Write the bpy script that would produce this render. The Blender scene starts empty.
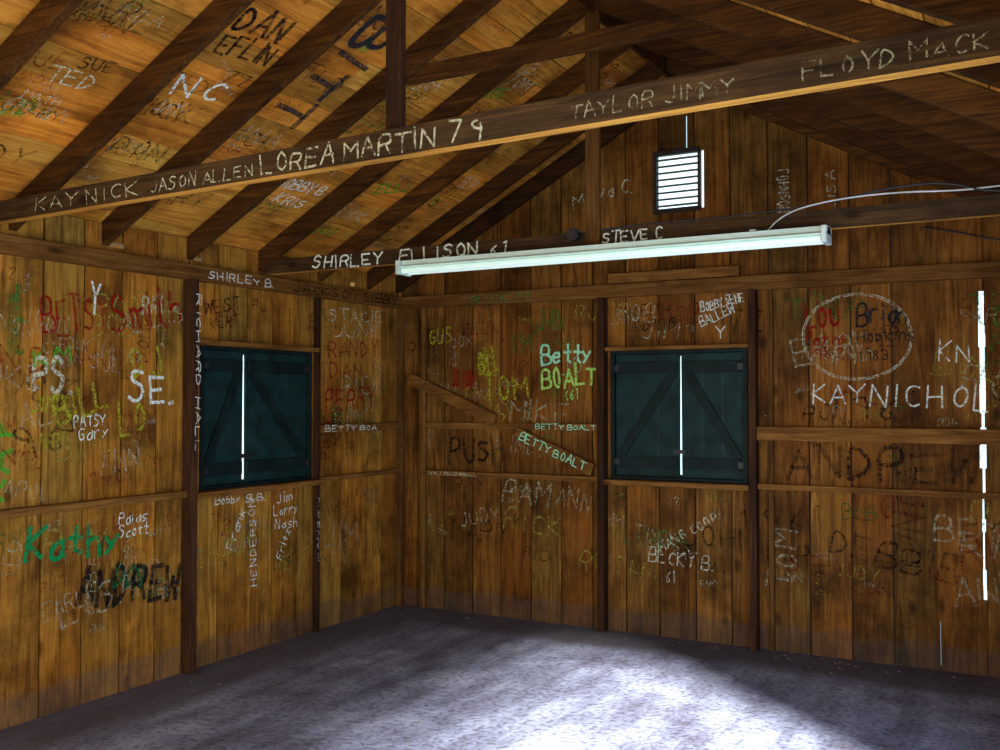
import bpy, math, random
from mathutils import Vector
random.seed(7)
D=bpy.data; S=bpy.context.scene; COL=bpy.context.collection
S.view_settings.view_transform='Standard'
S.view_settings.look='None'
S.view_settings.exposure=0.0

# ------------------------------------------------------------ dimensions
W=4.55; L=6.8; SL=0.54; ZR=2.36      # room width, length, roof slope, rafter underside at wall
RD=0.13                               # vertical depth of rafters
XR=W/2
def roofz(x): return ZR+SL*min(x,W-x)

# ------------------------------------------------------------ materials
def nodes(name):
    m=D.materials.new(name); m.use_nodes=True
    nt=m.node_tree; nt.nodes.clear()
    out=nt.nodes.new('ShaderNodeOutputMaterial')
    return m,nt,out
def N(nt,t,**k):
    n=nt.nodes.new('ShaderNode'+t)
    for a,b in k.items(): setattr(n,a,b)
    return n
def ramp(nt,fac,stops):
    r=N(nt,'ValToRGB'); el=r.color_ramp.elements
    while len(el)<len(stops): el.new(0.5)
    for e,(p,c) in zip(el,stops):
        e.position=p; e.color=(c[0],c[1],c[2],1)
    nt.links.new(fac,r.inputs[0]); return r
def mixc(nt,mode,fac,a,b):
    m=N(nt,'Mix',data_type='RGBA',blend_type=mode)
    for s,v in ((m.inputs[0],fac),(m.inputs[6],a),(m.inputs[7],b)):
        if hasattr(v,'is_linked') or hasattr(v,'links'): nt.links.new(v,s)
        elif isinstance(v,(int,float)): s.default_value=v
        else: s.default_value=(v[0],v[1],v[2],1)
    return m.outputs[2]
def wood(name,dark,mid,light,axis,bounce_tint=0.0,rough=0.7,stain=0.5,lo=.5,hi=1.35,weather=0):
    m,nt,out=nodes(name); lk=nt.links.new
    tc=N(nt,'TexCoord'); at=N(nt,'Attribute',attribute_name='tint')
    sc=[14,14,14]; sc[axis]=0.9
    sh=N(nt,'VectorMath',operation='MULTIPLY_ADD')
    lk(at.outputs['Color'],sh.inputs[0]); sh.inputs[1].default_value=(7,7,7); lk(tc.outputs['Object'],sh.inputs[2])
    mp=N(nt,'Mapping'); mp.inputs['Scale'].default_value=sc; lk(sh.outputs[0],mp.inputs[0])
    n1=N(nt,'TexNoise'); n1.inputs['Scale'].default_value=2.2; n1.inputs['Detail'].default_value=8; n1.inputs['Roughness'].default_value=.65
    n1.inputs['Distortion'].default_value=1.2
    lk(mp.outputs[0],n1.inputs['Vector'])
    r1=ramp(nt,n1.outputs['Fac'],[(.28,dark),(.5,mid),(.75,light)])
    n2=N(nt,'TexNoise'); n2.inputs['Scale'].default_value=1.9; n2.inputs['Detail'].default_value=7; n2.inputs['Roughness'].default_value=.68
    lk(sh.outputs[0],n2.inputs['Vector'])
    r2=ramp(nt,n2.outputs['Fac'],[(.34,(1-stain,1-stain*1.04,max(0,1-stain*1.06))),(.56,(1.0,)*3),(.72,(1.0,1.0,1.0))])
    c=mixc(nt,'MULTIPLY',1.0,r1.outputs[0],r2.outputs[0])
    # per-board tone
    mr=N(nt,'MapRange'); lk(at.outputs['Fac'],mr.inputs[0]); mr.inputs[3].default_value=lo; mr.inputs[4].default_value=hi
    cb=N(nt,'CombineColor'); [lk(mr.outputs[0],cb.inputs[i]) for i in range(3)]
    c=mixc(nt,'MULTIPLY',1.0,c,cb.outputs[0])
    if weather:
        n4=N(nt,'TexNoise'); n4.inputs['Scale'].default_value=.9; n4.inputs['Detail'].default_value=3
        lk(sh.outputs[0],n4.inputs['Vector'])
        r4=ramp(nt,n4.outputs['Fac'],[(.35,(1.06,.82,.62)),(.55,(1.02,1,1)),(.72,(.86,1.0,1.1))])
        c=mixc(nt,'MULTIPLY',weather,c,r4.outputs[0])
    # knots
    mk=N(nt,'Mapping'); ks=[4.5,4.5,4.5]; ks[axis]=2.2; mk.inputs['Scale'].default_value=ks; lk(sh.outputs[0],mk.inputs[0])
    vo=N(nt,'TexVoronoi'); vo.inputs['Scale'].default_value=1.0; lk(mk.outputs[0],vo.inputs['Vector'])
    rk=ramp(nt,vo.outputs['Distance'],[(.05,(.25,.2,.15)),(.13,(1,1,1))])
    c=mixc(nt,'MULTIPLY',.8,c,rk.outputs[0])
    if bounce_tint:  # tint reflected off the floor, painted into the wall foot
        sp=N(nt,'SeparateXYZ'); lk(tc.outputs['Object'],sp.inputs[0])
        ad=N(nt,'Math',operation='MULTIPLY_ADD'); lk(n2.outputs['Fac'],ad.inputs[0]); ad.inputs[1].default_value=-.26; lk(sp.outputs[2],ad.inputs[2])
        rd=ramp(nt,ad.outputs[0],[(0.0,(bounce_tint,)*3),(.04,(0,)*3)])
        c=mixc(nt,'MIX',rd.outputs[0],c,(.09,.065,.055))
    b=N(nt,'BsdfPrincipled'); lk(c,b.inputs['Base Color']); b.inputs['Roughness'].default_value=rough
    b.inputs['Specular IOR Level'].default_value=.12
    bp=N(nt,'Bump'); bp.inputs['Strength'].default_value=.35; bp.inputs['Distance'].default_value=.01
    lk(n1.outputs['Fac'],bp.inputs['Height']); lk(bp.outputs[0],b.inputs['Normal'])
    lk(b.outputs[0],out.inputs[0]); return m
def plain(name,col,rough=.6,metal=0,noise=.25,scale=12,emit=0,spec=.5):
    m,nt,out=nodes(name); lk=nt.links.new
    tc=N(nt,'TexCoord'); n=N(nt,'TexNoise'); n.inputs['Scale'].default_value=scale; n.inputs['Detail'].default_value=5
    lk(tc.outputs['Object'],n.inputs['Vector'])
    r=ramp(nt,n.outputs['Fac'],[(.3,tuple(v*(1-noise) for v in col)),(.7,tuple(min(1,v*(1+noise)) for v in col))])
    b=N(nt,'BsdfPrincipled'); lk(r.outputs[0],b.inputs['Base Color']); b.inputs['Roughness'].default_value=rough; b.inputs['Metallic'].default_value=metal
    b.inputs['Specular IOR Level'].default_value=spec
    if emit: b.inputs['Emission Color'].default_value=(*col,1); b.inputs['Emission Strength'].default_value=emit
    lk(b.outputs[0],out.inputs[0]); return m
def paint(name,col,lo=.38,hi=.5,opac=1.0):
    m,nt,out=nodes(name); lk=nt.links.new
    tc=N(nt,'TexCoord'); n=N(nt,'TexNoise'); n.inputs['Scale'].default_value=55; n.inputs['Detail'].default_value=7; n.inputs['Roughness'].default_value=.65
    lk(tc.outputs['Object'],n.inputs['Vector'])
    r=ramp(nt,n.outputs['Fac'],[(lo,(0,0,0)),(hi,(opac,)*3)])
    d=N(nt,'BsdfDiffuse'); d.inputs[0].default_value=(*col,1)
    t=N(nt,'BsdfTransparent'); mx=N(nt,'MixShader'); lk(r.outputs[0],mx.inputs[0]); lk(t.outputs[0],mx.inputs[1]); lk(d.outputs[0],mx.inputs[2])
    lk(mx.outputs[0],out.inputs[0]); return m

M_left=wood('left_wall_planks',(.11,.043,.007),(.37,.170,.022),(.62,.32,.05),2,bounce_tint=.4,stain=.75,lo=.5,weather=1)
M_back=wood('back_wall_planks',(.062,.022,.005),(.205,.085,.013),(.38,.175,.028),2,bounce_tint=.4,stain=.75,weather=1)
M_roof=wood('roof_planks',(.26,.088,.011),(.66,.285,.038),(.88,.46,.08),1,stain=.66,lo=.5,hi=1.2,weather=1)
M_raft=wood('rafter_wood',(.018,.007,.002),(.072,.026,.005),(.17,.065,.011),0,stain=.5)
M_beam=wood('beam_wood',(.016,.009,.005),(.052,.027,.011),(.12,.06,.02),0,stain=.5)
M_beam_lit=wood('beam_wood_lit',(.22,.085,.012),(.54,.24,.038),(.72,.38,.07),0,stain=.5)  # lighter beam wood for undersides, floor bounce painted in
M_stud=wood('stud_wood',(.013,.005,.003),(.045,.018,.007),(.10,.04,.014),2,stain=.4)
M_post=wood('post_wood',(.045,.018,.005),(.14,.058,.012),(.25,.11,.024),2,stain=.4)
M_railx=wood('rail_wood_x',(.08,.03,.006),(.19,.078,.014),(.34,.16,.04),0,stain=.5)
M_raily=wood('rail_wood_y',(.08,.03,.006),(.19,.078,.014),(.34,.16,.04),1,stain=.5)
M_teal=plain('teal_shutter_paint',(.005,.025,.024),.6,0,.5,9,spec=.2)
M_tealf=plain('teal_trim_paint',(.003,.012,.012),.6,0,.5,9,spec=.2)
M_lamp=plain('white_enamel',(.70,.86,.76),.35,0,.05,5)
M_tube=plain('frosted_tube',(.78,.95,.85),.25,0,.03,5,emit=.25)
M_sock=plain('lamp_socket_plastic',(.62,.72,.66),.4)
M_blk=plain('black_plastic',(.012,.012,.014),.5)
M_wht=plain('white_cable',(.6,.62,.6),.5)
M_slat=plain('louver_slat_paint',(.10,.09,.08),.6)
M_crumb=plain('dirt_crumbs',(.16,.12,.10),.9)
M_dark=plain('dark_frame_wood',(.02,.012,.008),.7)
M_out=plain('outer_siding',(.10,.06,.03),.8)

def floor_mat():
    m,nt,out=nodes('dusty_floor'); lk=nt.links.new
    tc=N(nt,'TexCoord')
    n=N(nt,'TexNoise'); n.inputs['Scale'].default_value=1.7; n.inputs['Detail'].default_value=12; n.inputs['Roughness'].default_value=.74; n.inputs['Distortion'].default_value=.4
    lk(tc.outputs['Object'],n.inputs['Vector'])
    r=ramp(nt,n.outputs['Fac'],[(.32,(.14,.13,.17)),(.5,(.28,.30,.42)),(.66,(.46,.50,.62))])
    mp=N(nt,'Mapping'); mp.inputs['Scale'].default_value=(5,1.0,1); lk(tc.outputs['Object'],mp.inputs[0])
    n2=N(nt,'TexNoise'); n2.inputs['Scale'].default_value=1.5; n2.inputs['Detail'].default_value=8; lk(mp.outputs[0],n2.inputs['Vector'])
    r2=ramp(nt,n2.outputs['Fac'],[(.35,(.55,.52,.53)),(.6,(1,1,1))])
    c=mixc(nt,'MULTIPLY',.85,r.outputs[0],r2.outputs[0])
    n3=N(nt,'TexNoise'); n3.inputs['Scale'].default_value=32; n3.inputs['Detail'].default_value=6; lk(tc.outputs['Object'],n3.inputs['Vector'])
    r3=ramp(nt,n3.outputs['Fac'],[(.38,(.42,.38,.36)),(.5,(1,1,1))])
    c=mixc(nt,'MULTIPLY',.7,c,r3.outputs[0])
    sp=N(nt,'SeparateXYZ'); lk(tc.outputs['Object'],sp.inputs[0])
    fx=N(nt,'Math',operation='MULTIPLY'); lk(sp.outputs[0],fx.inputs[0]); fx.inputs[1].default_value=1/.14
    fr=N(nt,'Math',operation='FRACT'); lk(fx.outputs[0],fr.inputs[0])
    rj=ramp(nt,fr.outputs[0],[(0,(.45,.42,.42)),(.05,(1,1,1))])
    c=mixc(nt,'MULTIPLY',.4,c,rj.outputs[0])
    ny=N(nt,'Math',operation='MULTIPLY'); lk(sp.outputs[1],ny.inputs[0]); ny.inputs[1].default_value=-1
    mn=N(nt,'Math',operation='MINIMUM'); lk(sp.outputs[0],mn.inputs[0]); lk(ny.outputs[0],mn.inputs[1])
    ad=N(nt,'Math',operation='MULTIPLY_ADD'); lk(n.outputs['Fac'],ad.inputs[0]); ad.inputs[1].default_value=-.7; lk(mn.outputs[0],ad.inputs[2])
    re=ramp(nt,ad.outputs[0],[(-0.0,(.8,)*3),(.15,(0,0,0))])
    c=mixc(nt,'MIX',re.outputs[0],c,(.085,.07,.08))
    b=N(nt,'BsdfPrincipled'); lk(c,b.inputs['Base Color']); b.inputs['Roughness'].default_value=.65; b.inputs['Specular IOR Level'].default_value=.35
    bp=N(nt,'Bump'); bp.inputs['Strength'].default_value=.6; bp.inputs['Distance'].default_value=.014
    lk(n3.outputs['Fac'],bp.inputs['Height']); lk(bp.outputs[0],b.inputs['Normal'])
    lk(b.outputs[0],out.inputs[0]); return m
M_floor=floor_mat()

# ------------------------------------------------------------ mesh helper
class MB:
    def __init__(s): s.v=[];s.f=[];s.t=[]
    def hexa(s,p,t=None):
        if t is None: t=random.random()
        b=len(s.v); s.v+=[tuple(q) for q in p]
        for q in ((0,3,2,1),(4,5,6,7),(0,1,5,4),(1,2,6,5),(2,3,7,6),(3,0,4,7)):
            s.f.append(tuple(b+i for i in q)); s.t.append(t)
    def box(s,x0,x1,y0,y1,z0,z1,t=None):
        s.hexa([(x0,y0,z0),(x1,y0,z0),(x1,y1,z0),(x0,y1,z0),(x0,y0,z1),(x1,y0,z1),(x1,y1,z1),(x0,y1,z1)],t)
    def beam(s,a,b,side,w,up,h,t=None):
        a=Vector(a);b=Vector(b);sd=Vector(side).normalized()*w/2;u=Vector(up).normalized()*h/2
        s.hexa([a-sd-u,a+sd-u,b+sd-u,b-sd-u,a-sd+u,a+sd+u,b+sd+u,b-sd+u],t)
    def cyl(s,a,b,r,n=12,t=.5):
        a=Vector(a);b=Vector(b);d=(b-a).normalized();x=d.orthogonal().normalized();y=d.cross(x)
        base=len(s.v)
        for c in (a,b):
            for i in range(n):
                q=2*math.pi*i/n; s.v.append(tuple(c+(x*math.cos(q)+y*math.sin(q))*r))
        for i in range(n):
            j=(i+1)%n; s.f.append((base+i,base+j,base+n+j,base+n+i)); s.t.append(t)
        s.f.append(tuple(base+i for i in range(n))[::-1]); s.t.append(t)
        s.f.append(tuple(base+n+i for i in range(n))); s.t.append(t)
    def obj(s,name,mat,parent=None,bevel=0,under=None):
        me=D.meshes.new(name); me.from_pydata(s.v,[],s.f); me.update()
        ca=me.color_attributes.new('tint','FLOAT_COLOR','CORNER')
        for poly,t in zip(me.polygons,s.t):
            for li in poly.loop_indices: ca.data[li].color=(t,(t*7.3)%1,(t*13.7)%1,1)
        me.materials.append(mat)
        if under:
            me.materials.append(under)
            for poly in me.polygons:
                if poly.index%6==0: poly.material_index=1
        o=D.objects.new(name,me); COL.objects.link(o)
        if bevel:
            md=o.modifiers.new('b','BEVEL'); md.width=bevel; md.segments=2
        if parent: o.parent=parent
        return o
def empty(name):
    o=D.objects.new(name,None); COL.objects.link(o); return o

def panel(mb,plane,cuts,seams,ops,zb,top,d0,d1,gap):
    cs=sorted(set([round(c,4) for c in cuts]))
    for i in range(len(cs)-1):
        a,b=cs[i],cs[i+1]
        if b-a<1e-4: continue
        k=sum(1 for s in seams if s<=a+1e-4); rnd=random.Random(k*31+int(abs(d0)*1000)+(5 if plane=='x' else 9)); t=rnd.random()
        aa=a+(gap/2 if any(abs(a-s)<1e-3 for s in seams) else 0); bb=b-(gap/2 if any(abs(b-s)<1e-3 for s in seams) else 0)
        dd=rnd.uniform(-.003,.003) if gap else 0
        iv=sorted([(o[2],o[3]) for o in ops if o[0]<b-1e-4 and o[1]>a+1e-4])
        z=zb; segs=[]
        for (u,v) in iv:
            if u>z: segs.append((z,u))
            z=max(z,v)
        segs.append((z,None))
        for (u,v) in segs:
            ta=v if v is not None else top(aa); tb=v if v is not None else top(bb)
            if ta-u<1e-3 and tb-u<1e-3: continue
            if plane=='x':
                mb.hexa([(aa,d0+dd,u),(bb,d0+dd,u),(bb,d1,u),(aa,d1,u),(aa,d0+dd,ta),(bb,d0+dd,tb),(bb,d1,tb),(aa,d1,ta)],t)
            else:
                mb.hexa([(d0,aa,u),(d1+dd,aa,u),(d1+dd,bb,u),(d0,bb,u),(d0,aa,ta),(d1+dd,aa,ta),(d1+dd,bb,tb),(d0,bb,tb)],t)
def wall(name,plane,lo,hi,seam0,sp,ops,top,inner,outer,mat):
    seams=[]; s=seam0
    while s<hi-.02:
        if s>lo+.02: seams.append(round(s+random.uniform(-.006,.006) ,4))
        s+=sp
    edges=[e for o in ops for e in (o[0],o[1])]
    mb=MB(); th=.02
    if outer>inner: i0,i1,o0,o1=inner,inner+th,inner+th+.002,outer
    else: i0,i1,o0,o1=inner-th,inner,outer,inner-th-.002
    extra=[XR] if plane=='x' else []
    panel(mb,plane,[lo,hi]+seams+edges+extra,seams,ops,0,top,i0,i1,.010)
    ob=mb.obj(name,mat)
    mb2=MB(); panel(mb2,plane,[lo,hi]+edges+extra,[],ops,-.05,top,o0,o1,0)
    mb2.obj('outer_siding',M_out,ob); return ob

WB=(1.735,2.668,1.02,1.88); WLo=(-2.03,-1.04,1.02,1.87)
gable=lambda x: roofz(x)+RD
crack=[]; z=2.17; rc=random.Random(3)
while z>.42:
    dz=rc.uniform(.05,.16); wd=(.013 if z>1.2 else .006)*rc.uniform(.45,1.25)+.002; cx=3.998+rc.uniform(-.003,.003)
    crack.append((round(cx-wd,3),round(cx+wd,3),max(.42,z-dz),z)); z-=dz
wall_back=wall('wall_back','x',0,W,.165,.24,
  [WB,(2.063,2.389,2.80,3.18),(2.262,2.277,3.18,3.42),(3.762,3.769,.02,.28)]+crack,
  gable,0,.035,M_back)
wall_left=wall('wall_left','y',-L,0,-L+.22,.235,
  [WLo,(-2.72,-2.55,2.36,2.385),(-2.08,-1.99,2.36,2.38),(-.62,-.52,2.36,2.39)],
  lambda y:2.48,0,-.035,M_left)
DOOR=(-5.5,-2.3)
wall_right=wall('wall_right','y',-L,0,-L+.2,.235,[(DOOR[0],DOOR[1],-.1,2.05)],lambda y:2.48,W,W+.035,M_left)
wall_front=wall('wall_front','x',0,W,.165,.24,[(.8,3.4,-.1,2.1)],gable,-L,-L-.035,M_back)  # opening added to let the front fill light in

mb=MB(); mb.box(-.04,W+.04,-L-.04,.04,-.08,0,.5); floor=mb.obj('floor',M_floor)

# ceiling (roof planks on both slopes)
mb=MB(); c=math.cos(math.atan(SL)); pw=.185*c
for side in (0,1):
    x=-.25
    while x<XR:
        x1=min(x+pw,XR); g=.006
        xa,xb=x+g/2,x1-g/2; za,zb=ZR+RD+SL*xa,ZR+RD+SL*xb
        ys=[-L-.3,-L+random.uniform(1,3),-L+random.uniform(3.6,6.2),.3]
        for q in range(3):
            y0,y1=ys[q]+.002,ys[q+1]-.002
            P=[(xa,y0,za),(xb,y0,zb),(xb,y1,zb),(xa,y1,za),(xa,y0,za+.02),(xb,y0,zb+.02),(xb,y1,zb+.02),(xa,y1,za+.02)]
            if side: P=[(W-a,b,d) for a,b,d in P]; P=[P[1],P[0],P[3],P[2],P[5],P[4],P[7],P[6]]
            mb.hexa(P)
        x=x1
ceiling=mb.obj('ceiling',M_roof)
mb=MB()
for sgn in (0,1):
    xa,xb=-.3,XR; za,zb=ZR+RD+.024+SL*xa,ZR+RD+.024+SL*xb
    P=[(xa,-L-.35,za),(xb,-L-.35,zb),(xb,.35,zb),(xa,.35,za),(xa,-L-.35,za+.03),(xb,-L-.35,zb+.03),(xb,.35,zb+.03),(xa,.35,za+.03)]
    if sgn: P=[(W-a,b,d) for a,b,d in P]; P=[P[1],P[0],P[3],P[2],P[5],P[4],P[7],P[6]]
    mb.hexa(P)
mb.obj('shingle_layer',M_out,ceiling)

# roof framing
truss=empty('roof_truss')
for y in (-.045,-.4,-.95,-1.53,-2.12,-2.70,-3.23,-3.82,-4.4,-4.98,-5.56,-6.14,-6.7):
    mb=MB(); h=RD-.004
    for sgn in (0,1):
        w=.022
        P=[(0.002,y-w,ZR),(XR-.012,y-w,roofz(XR-.012)),(XR-.012,y+w,roofz(XR-.012)),(.002,y+w,ZR)]
        P=P+[(a,b,d+h) for a,b,d in P]
        if sgn: P=[(W-a,b,d) for a,b,d in P]; P=[P[1],P[0],P[3],P[2],P[5],P[4],P[7],P[6]]
        mb.hexa(P)
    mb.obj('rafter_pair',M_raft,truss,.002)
mb=MB(); mb.box(XR-.011,XR+.011,-L,0,roofz(XR)-.03,roofz(XR)+RD-.01); mb.obj('ridge_board',M_raft,truss)
mb=MB(); mb.beam((.0,-3.46,2.38),(W,-3.69,2.38),(.05,1,0),.05,(0,0,1),.092,.5); mb.obj('tie_beam_a',M_beam,truss,.002,M_beam_lit)
mb=MB(); mb.beam((.0,-1.49,2.385),(W,-1.49,2.385),(0,1,0),.04,(0,0,1),.09,.9); mb.obj('tie_beam_b',M_beam,truss,.002,M_beam_lit)
mb=MB(); mb.beam((.0,-5.6,2.38),(W,-5.6,2.38),(0,1,0),.04,(0,0,1),.09,.7); mb.obj('tie_beam_c',M_beam,truss,.003)
mb=MB(); mb.box(2.425,2.487,-3.56,-3.53,2.427,roofz(2.45)+.05,.3); mb.obj('king_post_a',M_stud,truss,.003)
mb=MB(); mb.box(2.235,2.315,-1.535,-1.512,2.34,roofz(2.3),.6); mb.obj('king_post_b',M_post,truss,.003)
mb=MB(); mb.beam((1.48,-2.07,3.20),(3.07,-2.07,3.20),(0,1,0),.03,(0,0,1),.09,.5); mb.obj('collar_tie_a',M_raft,truss,.003)
mb=MB(); mb.beam((1.3,-1.58,3.03),(3.25,-1.58,3.03),(0,1,0),.03,(0,0,1),.09,.8); mb.obj('collar_tie_b',M_beam,truss,.003)

# plates
mb=MB(); mb.box(.001,W-.001,-.05,-.002,2.24,2.33,.6); mb.obj('trim_1',M_railx,bevel=.003)
mb=MB(); mb.box(.002,.05,-L,-.051,2.24,2.33,.6); mb.obj('trim_2',M_raily,bevel=.003)
mb=MB(); mb.box(W-.05,W-.002,-L,-.051,2.24,2.33,.6); mb.obj('trim_3',M_raily,bevel=.003)

def stud(x0,x1,y0,y1,z0,z1,m=M_stud,t=None):
    mb=MB(); mb.box(x0,x1,y0,y1,z0,z1,t); mb.obj('wall_stud',m,bevel=.003)
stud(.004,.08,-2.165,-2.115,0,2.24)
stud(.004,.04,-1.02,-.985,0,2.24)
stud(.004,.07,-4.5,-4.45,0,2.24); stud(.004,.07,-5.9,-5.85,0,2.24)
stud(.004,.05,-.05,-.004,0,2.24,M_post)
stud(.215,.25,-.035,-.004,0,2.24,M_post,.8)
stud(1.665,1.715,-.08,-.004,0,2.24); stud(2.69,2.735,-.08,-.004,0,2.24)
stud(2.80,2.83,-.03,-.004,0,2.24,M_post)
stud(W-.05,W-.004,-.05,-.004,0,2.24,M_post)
def rail(x0,x1,y0,y1,z0,z1,m,t=.7):
    mb=MB(); mb.box(x0,x1,y0,y1,z0,z1,t); mb.obj('wall_rail',m,bevel=.003)
rail(.25,1.665,-.035,-.004,1.34,1.385,M_railx,.9)
rail(2.735,W-.05,-.06,-.004,1.30,1.385,M_railx,.8)
rail(.251,1.664,-.06,-.004,.995,1.03,M_railx,.9)
rail(1.716,2.689,-.09,-.004,.985,1.02,M_railx,.8)
rail(2.736,W-.05,-.05,-.031,.995,1.03,M_railx,.8)
rail(1.716,2.689,-.06,-.004,1.88,1.905,M_railx,1)
rail(1.74,2.63,-.06,-.004,2.335,2.40,M_railx,.5)
rail(.004,.05,-6.7,-2.166,.995,1.035,M_raily,1)
rail(.004,.09,-2.114,-1.021,.985,1.02,M_raily,1)
rail(.004,.04,-.984,-.051,1.0,1.03,M_raily,.9)
rail(.004,.035,-.984,-.051,1.325,1.38,M_raily,.9)
rail(.004,.06,-2.114,-1.021,1.87,1.90,M_raily,1)
br=empty('diagonal_brace')
def brace(nm,a,b):
    mb=MB(); d=(Vector(b)-Vector(a)).normalized(); mb.beam(a,b,(0,1,0),.024,(-d.z,0,d.x),.085,1.0); mb.obj(nm,M_railx,br,.002)
brace('upper_piece',(.12,-.0485,1.715),(.86,-.0485,1.405)); brace('lower_piece',(1.03,-.0485,1.32),(1.62,-.0485,1.075))

# ------------------------------------------------------------ shuttered windows
def shutter_window(name,place,a0,a1,am,z0,z1,gapw):
    root=empty(name)
    def bx(mb,a,b,d0,d1,u,v,t=None):
        pts=[place(a,d0,u),place(b,d0,u),place(b,d1,u),place(a,d1,u),place(a,d0,v),place(b,d0,v),place(b,d1,v),place(a,d1,v)]
        mb.hexa(pts,t)
    fr=MB(); w=.03
    bx(fr,a0+.001,a0+w,-.034,.012,z0,z1); bx(fr,a1-w,a1-.001,-.034,.012,z0,z1)
    bx(fr,a0+w,a1-w,-.034,.012,z1-.022,z1-.001); bx(fr,a0+w,a1-w,-.034,.012,z0+.001,z0+.022)
    bx(fr,a0+.001,a0+w+.02,-.045,-.0345,z0,z1); bx(fr,a1-w-.02,a1-.001,-.045,-.0345,z0,z1)
    bx(fr,a0+w,a1-w,-.045,-.0345,z1-.04,z1-.001); bx(fr,a0+w,a1-w,-.045,-.0345,z0+.001,z0+.04)
    fr.obj('window_frame',M_tealf,root,.002)
    for k,(l,r) in enumerate(((a0+w+.004,am-gapw/2),(am+gapw/2,a1-w-.004))):
        lf=MB(); n=3; bw=(r-l)/n; zb,zt=z0+.026,z1-.026
        for i in range(n):
            e0=.0015 if i else 0; e1=.0015 if i<n-1 else 0
            la,ra=l+i*bw+e0,l+(i+1)*bw-e1; lt,rt=la,ra
            if k==0 and i==n-1: rt+=.004
            if k==1 and i==0: lt-=.004
            lf.hexa([place(la,-.026,zb),place(ra,-.026,zb),place(ra,-.012,zb),place(la,-.012,zb),
                     place(lt,-.026,zt),place(rt,-.026,zt),place(rt,-.012,zt),place(lt,-.012,zt)])
        lf.obj('leaf_boards_%d'%(k+1),M_teal,root,.0015)
        rl=MB(); rz0,rz1=zb+.09,zt-.09; rh=.075
        bx(rl,l+.004,r-.012,-.012,.004,rz0-rh/2,rz0+rh/2); bx(rl,l+.012,r-.012,-.012,.004,rz1-rh/2,rz1+rh/2)
        if k==0: A=(r-.04,rz1-rh/2);B=(l+.03,rz0+rh/2)
        else: A=(l+.04,rz1-rh/2);B=(r-.03,rz0+rh/2)
        dx,dz=B[0]-A[0],B[1]-A[1]; ln=math.hypot(dx,dz); nx,nz=-dz/ln*.03,dx/ln*.03
        q=[(A[0]-nx,A[1]-nz),(B[0]-nx,B[1]-nz),(B[0]+nx,B[1]+nz),(A[0]+nx,A[1]+nz)]
        rl.hexa([place(a,-.012,z) for a,z in q]+[place(a,.003,z) for a,z in q])
        rl.obj('leaf_rails_and_brace_%d'%(k+1),M_tealf,root,.0015)
        hg=MB(); ha=l if k==0 else r
        for hz in (rz0,rz1): bx(hg,ha-.03,ha+.03,.004,.010,hz-.02,hz+.02)
        hg.obj('hinges_%d'%(k+1),M_blk,root)
    ml=MB(); bx(ml,am-.04,am+.04,.004,.012,(z0+z1)/2-.25,(z0+z1)/2-.225); ml.obj('latch',M_blk,root)
    return root
shutter_window('window_1',lambda a,d,z:(d,a,z),-2.03,-1.04,-1.655,1.02,1.87,.028)
shutter_window('window_2',lambda a,d,z:(a,-d,z),1.735,2.668,2.222,1.02,1.88,.016)

# ------------------------------------------------------------ gable vent
v=empty('louvered_vent')
mb=MB(); a0,a1,b0,b1=2.063,2.389,2.80,3.18
mb.box(a0-.015,a0+.008,-.02,.03,b0-.02,b1+.02); mb.box(2.352,2.366,-.02,.03,b0,b1)
mb.box(a0+.008,2.366,-.02,.03,b1-.012,b1+.018); mb.box(a0+.008,2.366,-.02,.03,b0-.018,b0+.012)
mb.obj('frame',M_dark,v,.002)
mb=MB(); n=8; st=(b1-b0-.03)/n
for i in range(n):
    z=b0+.015+st*(i+.5)
    mb.hexa([(a0+.009,-.015,z-.015),(2.351,-.015,z-.015),(2.351,.03,z-.005),(a0+.009,.03,z-.005),
             (a0+.009,-.015,z-.001),(2.351,-.015,z-.001),(2.351,.03,z+.009),(a0+.009,.03,z+.009)])
mb.obj('slats',M_slat,v)

# ------------------------------------------------------------ fluorescent batten
lamp=empty('fluorescent_light_fixture'); lx0,lx1,ly,lz=1.13,3.47,-1.605,2.335
def prism(prof,x0,x1,name,mat):
    mb=MB(); n=len(prof)
    mb.v=[(x0,ly+a,lz+b) for a,b in prof]+[(x1,ly+a,lz+b) for a,b in prof]
    for i in range(n):
        j=(i+1)%n; mb.f.append((i,j,n+j,n+i)); mb.t.append(.5)
    mb.f.append(tuple(range(n))[::-1]); mb.t.append(.5); mb.f.append(tuple(range(n,2*n))); mb.t.append(.5)
    return mb.obj(name,mat,lamp,.002)
prism([(-.03,0),(.03,0),(.034,-.026),(.062,-.036),(.062,-.041),(-.062,-.041),(-.062,-.036),(-.034,-.026)],lx0,lx1,'channel_housing',M_lamp)
mb=MB()
for s in (-.036,.036): mb.cyl((lx0+.03,ly+s,lz-.060),(lx1-.03,ly+s,lz-.060),.015,14)
mb.obj('tubes',M_tube,lamp)
mb=MB()
for x in (lx0,lx1-.025): mb.box(x,x+.025,ly-.064,ly+.064,lz-.079,lz-.002)
mb.obj('end_sockets',M_sock,lamp,.004)
mb=MB()
for x in (1.5,3.1): mb.box(x,x+.03,ly+.03,ly+.10,lz-.002,lz+.02)
mb.obj('mounting_straps',M_lamp,lamp)

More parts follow.
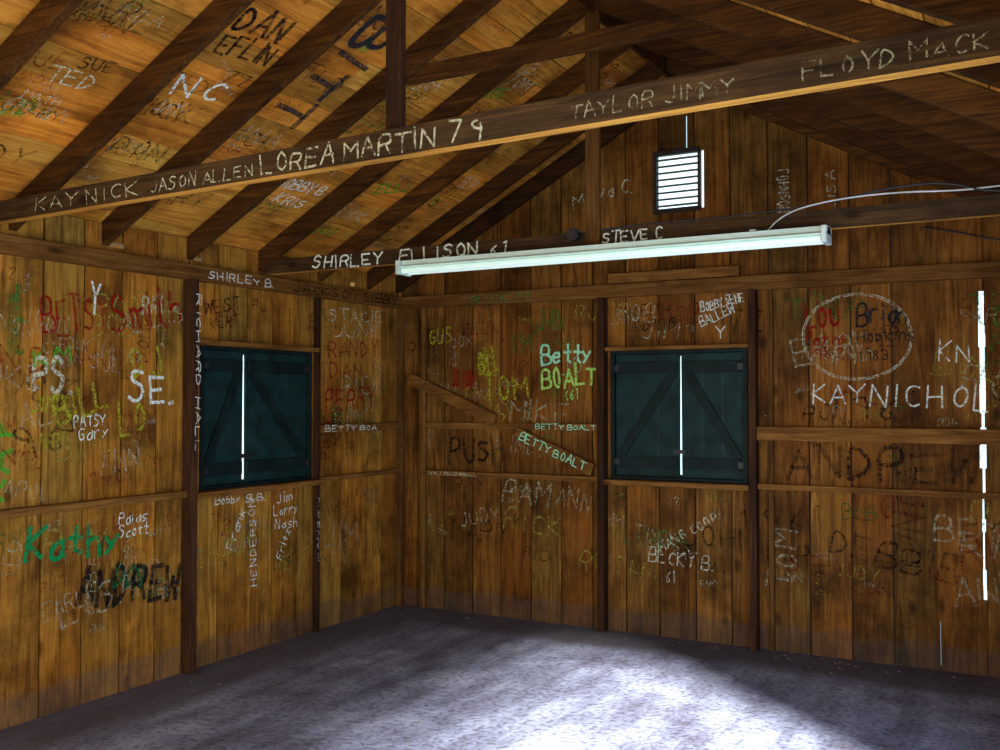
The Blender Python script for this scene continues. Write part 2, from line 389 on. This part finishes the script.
jb=empty('junction_box')
mb=MB(); mb.cyl((2.17,-1.512,2.415),(2.17,-1.555,2.415),.036,8); mb.obj('box_body',M_blk,jb,.003)
mb=MB(); mb.cyl((2.17,-1.555,2.415),(2.17,-1.562,2.415),.028,12); mb.obj('box_cover',M_dark,jb)
def cable(name,pts,r,m):
    cu=D.curves.new(name,'CURVE'); cu.dimensions='3D'; cu.bevel_depth=r; cu.bevel_resolution=3
    sp=cu.splines.new('NURBS'); sp.points.add(len(pts)-1)
    for q,pt in zip(sp.points,pts): q.co=(*pt,1)
    sp.use_endpoint_u=True; sp.order_u=3
    cu.materials.append(m); o=D.objects.new(name,cu); COL.objects.link(o); return o
cable('electric_cable',[(3.19,-1.6,2.33),(3.2,-1.54,2.38),(3.3,-1.53,2.44),(3.5,-1.53,2.47),(3.75,-1.53,2.475),(4.0,-1.53,2.455),(4.15,-1.53,2.46),(4.5,-1.53,2.47)],.004,M_wht)
cable('electric_cable',[(2.2,-1.53,2.42),(2.5,-1.52,2.44),(2.9,-1.52,2.433),(3.4,-1.52,2.45),(3.72,-1.53,2.50),(3.95,-1.53,2.50),(4.1,-1.53,2.44),(4.3,-1.53,2.43),(4.5,-1.53,2.45)],.005,M_blk)
cable('electric_cable',[(3.7,-.03,2.55),(3.85,-.03,2.52),(4.0,-.03,2.47),(4.2,-.03,2.42),(4.5,-.03,2.36)],.005,M_blk)

mb=MB()
for i in range(200):
    x,y=random.uniform(.1,4.3),random.uniform(-3.6,-.1); s=random.uniform(.003,.010)
    if random.random()<.5: y=-abs(random.gauss(0,.15))-.09
    mb.box(x,x+s*random.uniform(.6,2),y,y+s,0,s*.6)
mb.obj('floor_debris',M_crumb)

# ------------------------------------------------------------ painted names (stroke lettering)
G={'A':'00 38 60|13 53','B':'00 08 48 57 55 44 04|44 63 61 40 00','C':'57 38 16 12 30 51','D':'00 08 37 54 31 00','E':'58 08 00 50|04 44',
'F':'58 08 00|04 44','G':'57 38 16 12 30 51 54 34','H':'00 08|50 58|04 54','I':'20 28','J':'58 51 30 11','K':'00 08|58 04 50','L':'08 00 50',
'M':'00 08 34 68 60','N':'00 08 50 58','O':'38 16 12 30 52 56 38','P':'00 08 48 57 55 44 04','R':'00 08 48 57 55 44 04|34 50',
'S':'57 38 17 15 44 53 41 20 01','T':'08 68|38 30','U':'08 02 20 40 52 58','V':'08 30 68','W':'08 10 35 50 68','X':'08 60|00 68','Y':'08 34 68|34 30','Z':'08 58 00 50',
'1':'17 28 20','2':'06 28 47 46 00 50','3':'07 38 56 44 24|44 53 40 01','6':'47 25 12 20 41 33 14','7':'08 58 20','8':'24 06 28 46 24 02 20 42 24','9':'54 25 17 38 56 50',
'a':'44 24 02 10 30 42|45 40','b':'08 00|04 34 42 30 00','c':'44 24 02 10 40','e':'03 43 45 25 03 10 41','f':'48 28 16 10|04 34','h':'08 00|03 25 44 40','i':'25 20|27 28',
'k':'08 00|45 03 40','l':'18 10','m':'00 05|04 25 30|34 55 60','n':'00 05|03 25 44 40','o':'25 03 10 30 43 25','p':'05 00|04 34 42 31 01','r':'00 05|03 25 45','s':'45 15 03 42 31 00',
't':'28 21 40|05 45','u':'05 01 20 41 45|45 40','v':'05 20 45','y':'05 22|45 00','z':'05 45 00 40','(':'38 16 12 30','=':'03 43|05 45','+':'04 44|22 26','.':'00 10',"'":'08 16'}
round_=set('BCDGJOPRSU236809abcehmnopsu(')
def chaikin(p):
    q=[p[0]]
    for a,b in zip(p,p[1:]): q+=[a*.75+b*.25,a*.25+b*.75]
    return q+[p[-1]]
def text_strokes(s,ln,h):
    adv=[(3.5 if ch in "I1il(.' " else 7.4 if ch.isupper() or ch.isdigit() else 6.2) for ch in s]
    tot=sum(adv)-1.5; u=0; out=[]
    for ch,a in zip(s,adv):
        if ch in G:
            jx,jy,js=random.uniform(-.3,.3),random.uniform(-.6,.6),random.uniform(.85,1.15); sl=random.uniform(-.06,.12)
            for st in G[ch].split('|'):
                pts=[Vector((int(c[0])+random.uniform(-.32,.32),int(c[1])*js+random.uniform(-.32,.32))) for c in st.split()]
                if ch in "I1il(": pts=[p-Vector((1,0)) for p in pts]
                if ch in round_ and len(pts)>2: pts=chaikin(chaikin(pts))
                out.append([Vector(((u+p.x+jx+sl*p.y)*ln/tot,(p.y+jy)*h/8)) for p in pts])
        u+=a
    return out
PB={}
def add_ribbon(key,poly,O,A,Bv,nrm,w):
    mb=PB.setdefault(key,MB())
    for a,b in zip(poly,poly[1:]):
        d=b-a; l=d.length
        if l<1e-6: continue
        d/=l; n=Vector((-d.y,d.x))*w/2; e=d*w*.35
        q=[a-e-n,b+e-n,b+e+n,a-e+n]; base=len(mb.v)
        off=.0015+random.random()*.0008
        for p in q: mb.v.append(tuple(O+A*p.x+Bv*p.y+nrm*off))
        mb.f.append((base,base+1,base+2,base+3)); mb.t.append(.5)
th=math.atan(SL)
PL={'L':(Vector((.0035,0,0)),Vector((0,1,0)),Vector((0,0,1)),Vector((1,0,0))),
'B':(Vector((0,-.0035,0)),Vector((1,0,0)),Vector((0,0,1)),Vector((0,-1,0))),
'T1':(Vector((0,-3.4855,0)),Vector((4.55,-.23,0)).normalized(),Vector((0,0,1)),Vector((-.05,-1,0)).normalized()),
'T2':(Vector((0,-1.511,0)),Vector((1,0,0)),Vector((0,0,1)),Vector((0,-1,0))),
'R':(Vector((0,.08,ZR+RD-.0005)),Vector((0,1,0)),Vector((math.cos(th),0,math.sin(th))),Vector((math.sin(th),0,-math.cos(th))))}
def off(pl,d):
    O,A,B,n=PL[pl]; return (O+n*d,A,B,n)
PL['Lr']=off('L',.032); PL['Ls']=off('L',.0775); PL['Lp']=off('L',.0475); PL['Br']=off('B',.032); PL['Bb']=off('B',.058); PL['Bp']=off('B',.0475); PL['Bm']=off('B',.057)
PL['Ls2']=off('L',.037)
def write(pl,s,a0,b0,a1,b1,h,col,sw=.10):
    O,A,B,n=PL[pl]; d=Vector((a1-a0,b1-b0)); ln=d.length; d/=ln; nn=Vector((-d.y,d.x))
    for poly in text_strokes(s,ln,h):
        q=[Vector((a0,b0))+d*p.x+nn*p.y for p in poly]
        add_ribbon(col,q,O,A,B,n,max(.005,h*sw))
T=[
('L','BETSY',-3.06,1.87,-2.67,1.92,.17,'red',.08),('L','Smith',-2.65,1.92,-2.17,2.0,.19,'red',.10),('L','PS.',-3.11,1.59,-2.88,1.6,.18,'pale',.12),
('L','SE.',-2.54,1.53,-2.22,1.54,.155,'white',.12),('L','Kathy',-3.14,.77,-2.60,.75,.15,'green',.16),('L','ANDREW',-2.85,.5,-2.19,.44,.21,'black',.13),
('L','KAY',-3.26,1.08,-3.20,1.43,.12,'lime',.18),('L','Y',-2.79,2.0,-2.74,2.0,.14,'white'),('L','BILL',-2.97,1.43,-2.66,1.52,.13,'dyellow',.15),
('L','TE',-3.26,1.79,-3.16,1.79,.27,'faintgreen'),('Ls','RICHARD HALL',-2.137,2.15,-2.137,1.25,.034,'white',.13),('L','HENDERSON',-1.55,.4,-1.57,.94,.055,'white',.10),
('Ls2','HANSEN',-.992,.47,-.992,.9,.025,'pale',.2),('L','Bobby',-1.91,.93,-1.70,.93,.045,'white',.12),('L','B.B.',-1.65,.92,-1.47,.92,.045,'white',.12),
('L','Frank',-1.76,.64,-1.65,.87,.06,'white'),('L','Jim',-1.38,.89,-1.24,.90,.06,'white'),('L','Larry',-1.4,.81,-1.17,.81,.06,'white'),
('L','Nash',-1.39,.73,-1.17,.72,.06,'white'),('L','Fritz',-1.33,.52,-1.24,.7,.055,'white'),
('L','STACIE',-.86,2.09,-.22,2.13,.085,'pale',.12),('L','JUNE',-.82,1.99,-.26,2.02,.08,'pale',.12),('L','RANDY',-.86,1.84,-.28,1.88,.1,'red',.12),
('L','DAN',-.84,1.70,-.48,1.72,.1,'red',.12),('L','PERRY',-.89,1.47,-.32,1.49,.15,'red',.1),('Lr','BETTY BOA',-.93,1.335,-.35,1.333,.036,'white',.15),
('L','WEST',-2.0,2.05,-1.7,2.1,.08,'black'),('L','KENT',-1.95,1.97,-1.71,2.0,.07,'black'),('Lp','SHIRLEY B.',-2.02,2.26,-1.46,2.26,.045,'white',.13),
('Lp','JACKSON GIBBY',-1.29,2.255,-.11,2.26,.055,'black',.14),('L','Palas',-2.6,.89,-2.41,.89,.06,'white'),('L','Scott',-2.6,.82,-2.4,.82,.06,'white'),
('L','PATSY',-2.88,1.41,-2.69,1.42,.06,'white'),('L','Gary',-2.86,1.34,-2.67,1.36,.06,'white'),('L','LO',-2.6,1.37,-2.43,1.38,.17,'dyellow'),
('L','LARRY',-3.12,1.3,-2.92,1.32,.07,'dyellow'),('L','DON',-2.63,.57,-2.45,.52,.12,'dkgreen',.16),('L','JIM T',-3.13,1.5,-2.9,1.47,.09,'dyellow',.14),('L','DJ',-2.5,1.66,-2.3,1.7,.16,'dyellow',.1),
('L','RAY',-2.45,2.02,-2.3,2.04,.10,'pale'),('L','KIM',-3.1,1.72,-2.9,1.74,.08,'lime',.13),
('B','Betty',1.21,1.80,1.60,1.81,.12,'mint',.14),('B','BOALT',1.22,1.63,1.63,1.66,.125,'yelgreen',.14),('B','(61)',1.4,1.55,1.55,1.56,.07,'yelgreen'),
('Br','BETTY BOALT',1.18,1.345,1.64,1.345,.034,'mint',.16),('Bb','BETTY BOALT',1.06,1.275,1.56,1.07,.055,'mint',.13),
('B','BOBBY GENE',2.37,2.12,2.65,2.18,.06,'white',.11),('B','BALLEW',2.37,2.02,2.59,2.11,.065,'white',.11),('B','Y',2.46,1.95,2.52,1.95,.07,'white'),
('B','KEITH',1.89,2.10,2.16,2.12,.07,'black'),('B','ANDREWS',1.89,2.01,2.2,2.02,.065,'black'),
('B','KAY',3.07,1.53,3.36,1.53,.12,'white',.08),('B','NICHOL',3.40,1.52,4.05,1.49,.13,'white',.08),('B','KN',3.77,1.78,3.94,1.77,.105,'white',.08),
('B','LOU',3.03,1.99,3.23,2.0,.12,'red',.14),('B','Brian',3.33,2.0,3.61,2.01,.12,'blue',.12),('B','Perkins',3.03,1.89,3.26,1.89,.07,'red',.13),
('B','Hopkins',3.33,1.89,3.65,1.90,.08,'blue'),('B','1982',3.04,1.80,3.26,1.80,.07,'red',.13),('B','1983',3.34,1.78,3.51,1.79,.07,'blue'),
('B','ANDREW',2.91,1.07,3.96,1.07,.19,'faintblack',.14),('B','HANG COOP',2.09,.55,2.48,.78,.06,'pale',.12),('B','BECKY B.',2.0,.49,2.44,.46,.09,'pale',.1),('B','61',2.11,.36,2.19,.36,.07,'pale'),
('T2','SHIRLEY',.41,2.352,.93,2.352,.07,'white',.15),('T2','ELLISON',1.05,2.352,1.58,2.352,.07,'white',.15),('T2','61',1.65,2.352,1.76,2.352,.065,'white',.15),
('T2','STEVE C',2.32,2.36,2.65,2.36,.055,'white',.15),
('B','Eva C.',1.58,2.93,1.91,2.95,.09,'pale',.12),('B','M',1.46,2.88,1.54,2.89,.09,'pale'),('B','NOSNHOJ',2.94,2.72,2.93,2.99,.07,'pale'),('B','LISA',3.21,2.7,3.21,2.95,.06,'pale'),
('Bm','NIKI RUSSELL',.3,1.0,.72,1.0,.022,'pale',.2),('B','JAN',1.17,2.04,1.40,2.04,.13,'faintgreen',.14),('B','RUSH',.45,1.09,.92,1.11,.17,'faintblack',.14),
('Bp','RICK M.',.67,2.25,1.17,2.25,.06,'green'),('B','BILL',.71,1.75,.87,1.77,.16,'dyellow',.14),('B','TOM',.74,1.54,1.1,1.56,.16,'dyellow',.12),
('B','JO ANN',.47,1.64,.67,1.65,.13,'red',.1),('B','GUS',.27,1.96,.47,1.97,.11,'dyellow'),('B','TIM',.97,1.89,1.13,1.9,.13,'faintgreen',.14),
('T1','KAY NICK',.57,2.35,1.25,2.35,.05,'pale',.10),('T1','JASON ALLEN',1.31,2.35,1.87,2.35,.045,'pale',.09),('T1','LOREA MARTIN 79',1.91,2.346,2.84,2.346,.060,'pale',.13),
('T1','TAYLOR JIMMY',3.14,2.355,3.62,2.355,.042,'pale2',.10),('T1','FLOYD MACK',3.80,2.355,4.23,2.355,.042,'pale2',.10),
('R','NC',-3.12,.97,-2.87,1.01,.12,'white',.12),('R','JAY',-3.13,.84,-2.99,.86,.07,'pale'),('R','DAN',-3.14,1.42,-2.88,1.45,.14,'black',.14),('R','EFLIN',-3.12,1.27,-2.83,1.31,.12,'black',.13),
('R','77',-2.96,1.13,-2.81,1.14,.08,'black'),('R','BITT',-2.55,1.82,-2.55,1.02,.20,'blue',.17),('R','BOBBY B',-2.05,.58,-1.68,.6,.09,'white'),('R','KRIS',-1.95,.45,-1.70,.46,.08,'white'),
('R','VIRGIE',-.35,.45,-.16,.93,.1,'pale'),('R','ELLI',-1.3,.74,-1.08,.84,.09,'lime',.16),('R','TED',-.72,1.01,-.55,1.05,.1,'pale'),('R','MATH',-3.69,.68,-3.52,.69,.05,'pale'),('R','JOE',-1.42,1.68,-1.24,1.75,.1,'lime'),('R','SUE',-3.59,.93,-3.44,.96,.07,'black'),
]
for t in T: write(*t)
O,A,B,n=PL['B']
for rr in (1,1.04):
    ring=[Vector((3.32+.31*rr*math.cos(q/40*6.4+1)*(1+.03*math.sin(q*.3*rr)),1.93+.25*rr*math.sin(q/40*6.4+1))) for q in range(41)]
    add_ribbon('pale',ring,O,A,B,n,.006)
names='JIM BOB SUE ANN RICK DON TED PAM KATHY BILL JOHN MARY DEBBIE LISA TOM RON GARY MIKE STEVE JEFF LINDA PAT CAROL RAY AL JO BETH TINA LOU EARL RUTH JUDY 1961 72 68 79 KIM'.split()
cols=['pale2','faintred','faintgreen','faintyellow','faintblack','faintblack','pale2','faintred','faintyellow','pale2']
def clash(a0,z0,a1,z1,h,w0,w1):
    lo,hi=min(a0,a1)-h,max(a0,a1)+h; zl,zh=min(z0,z1)-.02,max(z0,z1)+h
    return zh>2.22 or (hi>w0 and lo<w1 and zh>.97 and zl<1.92)
for i in range(230):
    s=random.choice(names); h=random.choice([.03,.04,.05,.06,.08,.11,.15]); a=random.uniform(-3.5,-.1); z=random.uniform(1.08,2.15) if random.random()<.7 else random.uniform(.35,.92)
    ln=h*.8*len(s); ang=random.uniform(-.25,.25) if random.random()<.85 else 1.5
    a1,z1=a+ln*math.cos(ang),z+ln*math.sin(ang)
    if a1>-.06 or clash(a,z,a1,z1,h,-2.17,-.98): continue
    write('L',s,a,z,a1,z1,h,random.choice(cols),.10)
for i in range(250):
    s=random.choice(names); h=random.choice([.03,.04,.05,.06,.08,.11,.15]); a=random.uniform(.06,4.3); z=random.uniform(1.08,2.15) if random.random()<.8 else random.uniform(.35,.92)
    ln=h*.8*len(s); ang=random.uniform(-.2,.2) if random.random()<.85 else 1.5
    a1,z1=a+ln*math.cos(ang),z+ln*math.sin(ang)
    if a1>4.5 or clash(a,z,a1,z1,h,1.66,2.74): continue
    write('B',s,a,z,a1,z1,h,random.choice(cols),.10)
ry=[-.4,-.95,-1.53,-2.12,-2.70,-3.23,-3.82]
for i in range(170):
    k=random.randrange(len(ry)-1); s=random.choice(names); h=random.choice([.04,.05,.07,.09,.12]); ln=min(.42,h*.8*len(s)); a=ry[k+1]-.04+random.uniform(0,.44-ln)
    b=random.uniform(.2,2.3); write('R',s,a,b,a+ln,b+random.uniform(-.03,.05),h,random.choice(cols+['faintblack']*5+['pale','lime','dyellow']),.10)
PC={'white':((.80,.84,.72),.34,.52,.92),'pale':((.68,.66,.46),.38,.58,.75),'pale2':((.55,.50,.32),.42,.62,.5),'red':((.32,.012,.008),.34,.54,.75),'faintred':((.26,.025,.012),.40,.6,.55),
'green':((.01,.24,.07),.34,.48,.9),'dkgreen':((.02,.10,.04),.36,.5,.7),'lime':((.08,.36,.03),.34,.5,.9),'faintgreen':((.05,.20,.03),.40,.58,.6),'dyellow':((.46,.44,.03),.38,.58,.7),'faintyellow':((.45,.38,.06),.42,.62,.5),
'black':((.014,.012,.012),.34,.54,.82),'faintblack':((.03,.02,.015),.38,.60,.5),'blue':((.022,.028,.032),.32,.52,.8),'mint':((.36,.76,.46),.32,.46,1),'yelgreen':((.40,.70,.14),.32,.48,.95)}
gr=empty('wall_graffiti')
for k,mb in PB.items():
    c,lo,hi,op=PC[k]; mb.obj('lettering_'+k,paint('paint_'+k,c,lo,hi,op),gr)

# ------------------------------------------------------------ light
w=D.worlds.new('sky'); S.world=w; w.use_nodes=True; bg=w.node_tree.nodes['Background']
bg.inputs[0].default_value=(.72,.95,1.0,1); bg.inputs[1].default_value=1.8
def area(name,loc,rot,sx,sy,pw,col):
    l=D.lights.new(name,'AREA'); l.shape='RECTANGLE'; l.size=sx; l.size_y=sy; l.energy=pw; l.color=col
    o=D.objects.new(name,l); COL.objects.link(o); o.location=loc; o.rotation_euler=Vector(rot).to_track_quat('-Z','Y').to_euler(); return o
sun=D.lights.new('sun','SUN'); sun.energy=22; sun.angle=math.radians(12); sun.color=(1,1,.98)
so=D.objects.new('sun',sun); COL.objects.link(so); so.rotation_euler=Vector((-.83,.58,-.64)).to_track_quat('-Z','Y').to_euler()
area('doorway_daylight',(W+.15,-3.9,1.3),(-1,.25,-.6),3.0,1.7,75,(.46,.62,1.0))
area('front_fill',(2.1,-L-.1,1.1),(0,1,.22),2.5,2.0,92,(1,.88,.63))  # added warm fill behind the camera, evens out the walls

# ------------------------------------------------------------ camera
cd=D.cameras.new('camera'); cd.sensor_width=36; cd.lens=36*985/1000; cd.clip_start=.02
co=D.objects.new('camera',cd); COL.objects.link(co); co.location=(4.328,-6.197,1.55)
co.rotation_euler=(math.radians(90+1.455),0,math.radians(29.13)); S.camera=co
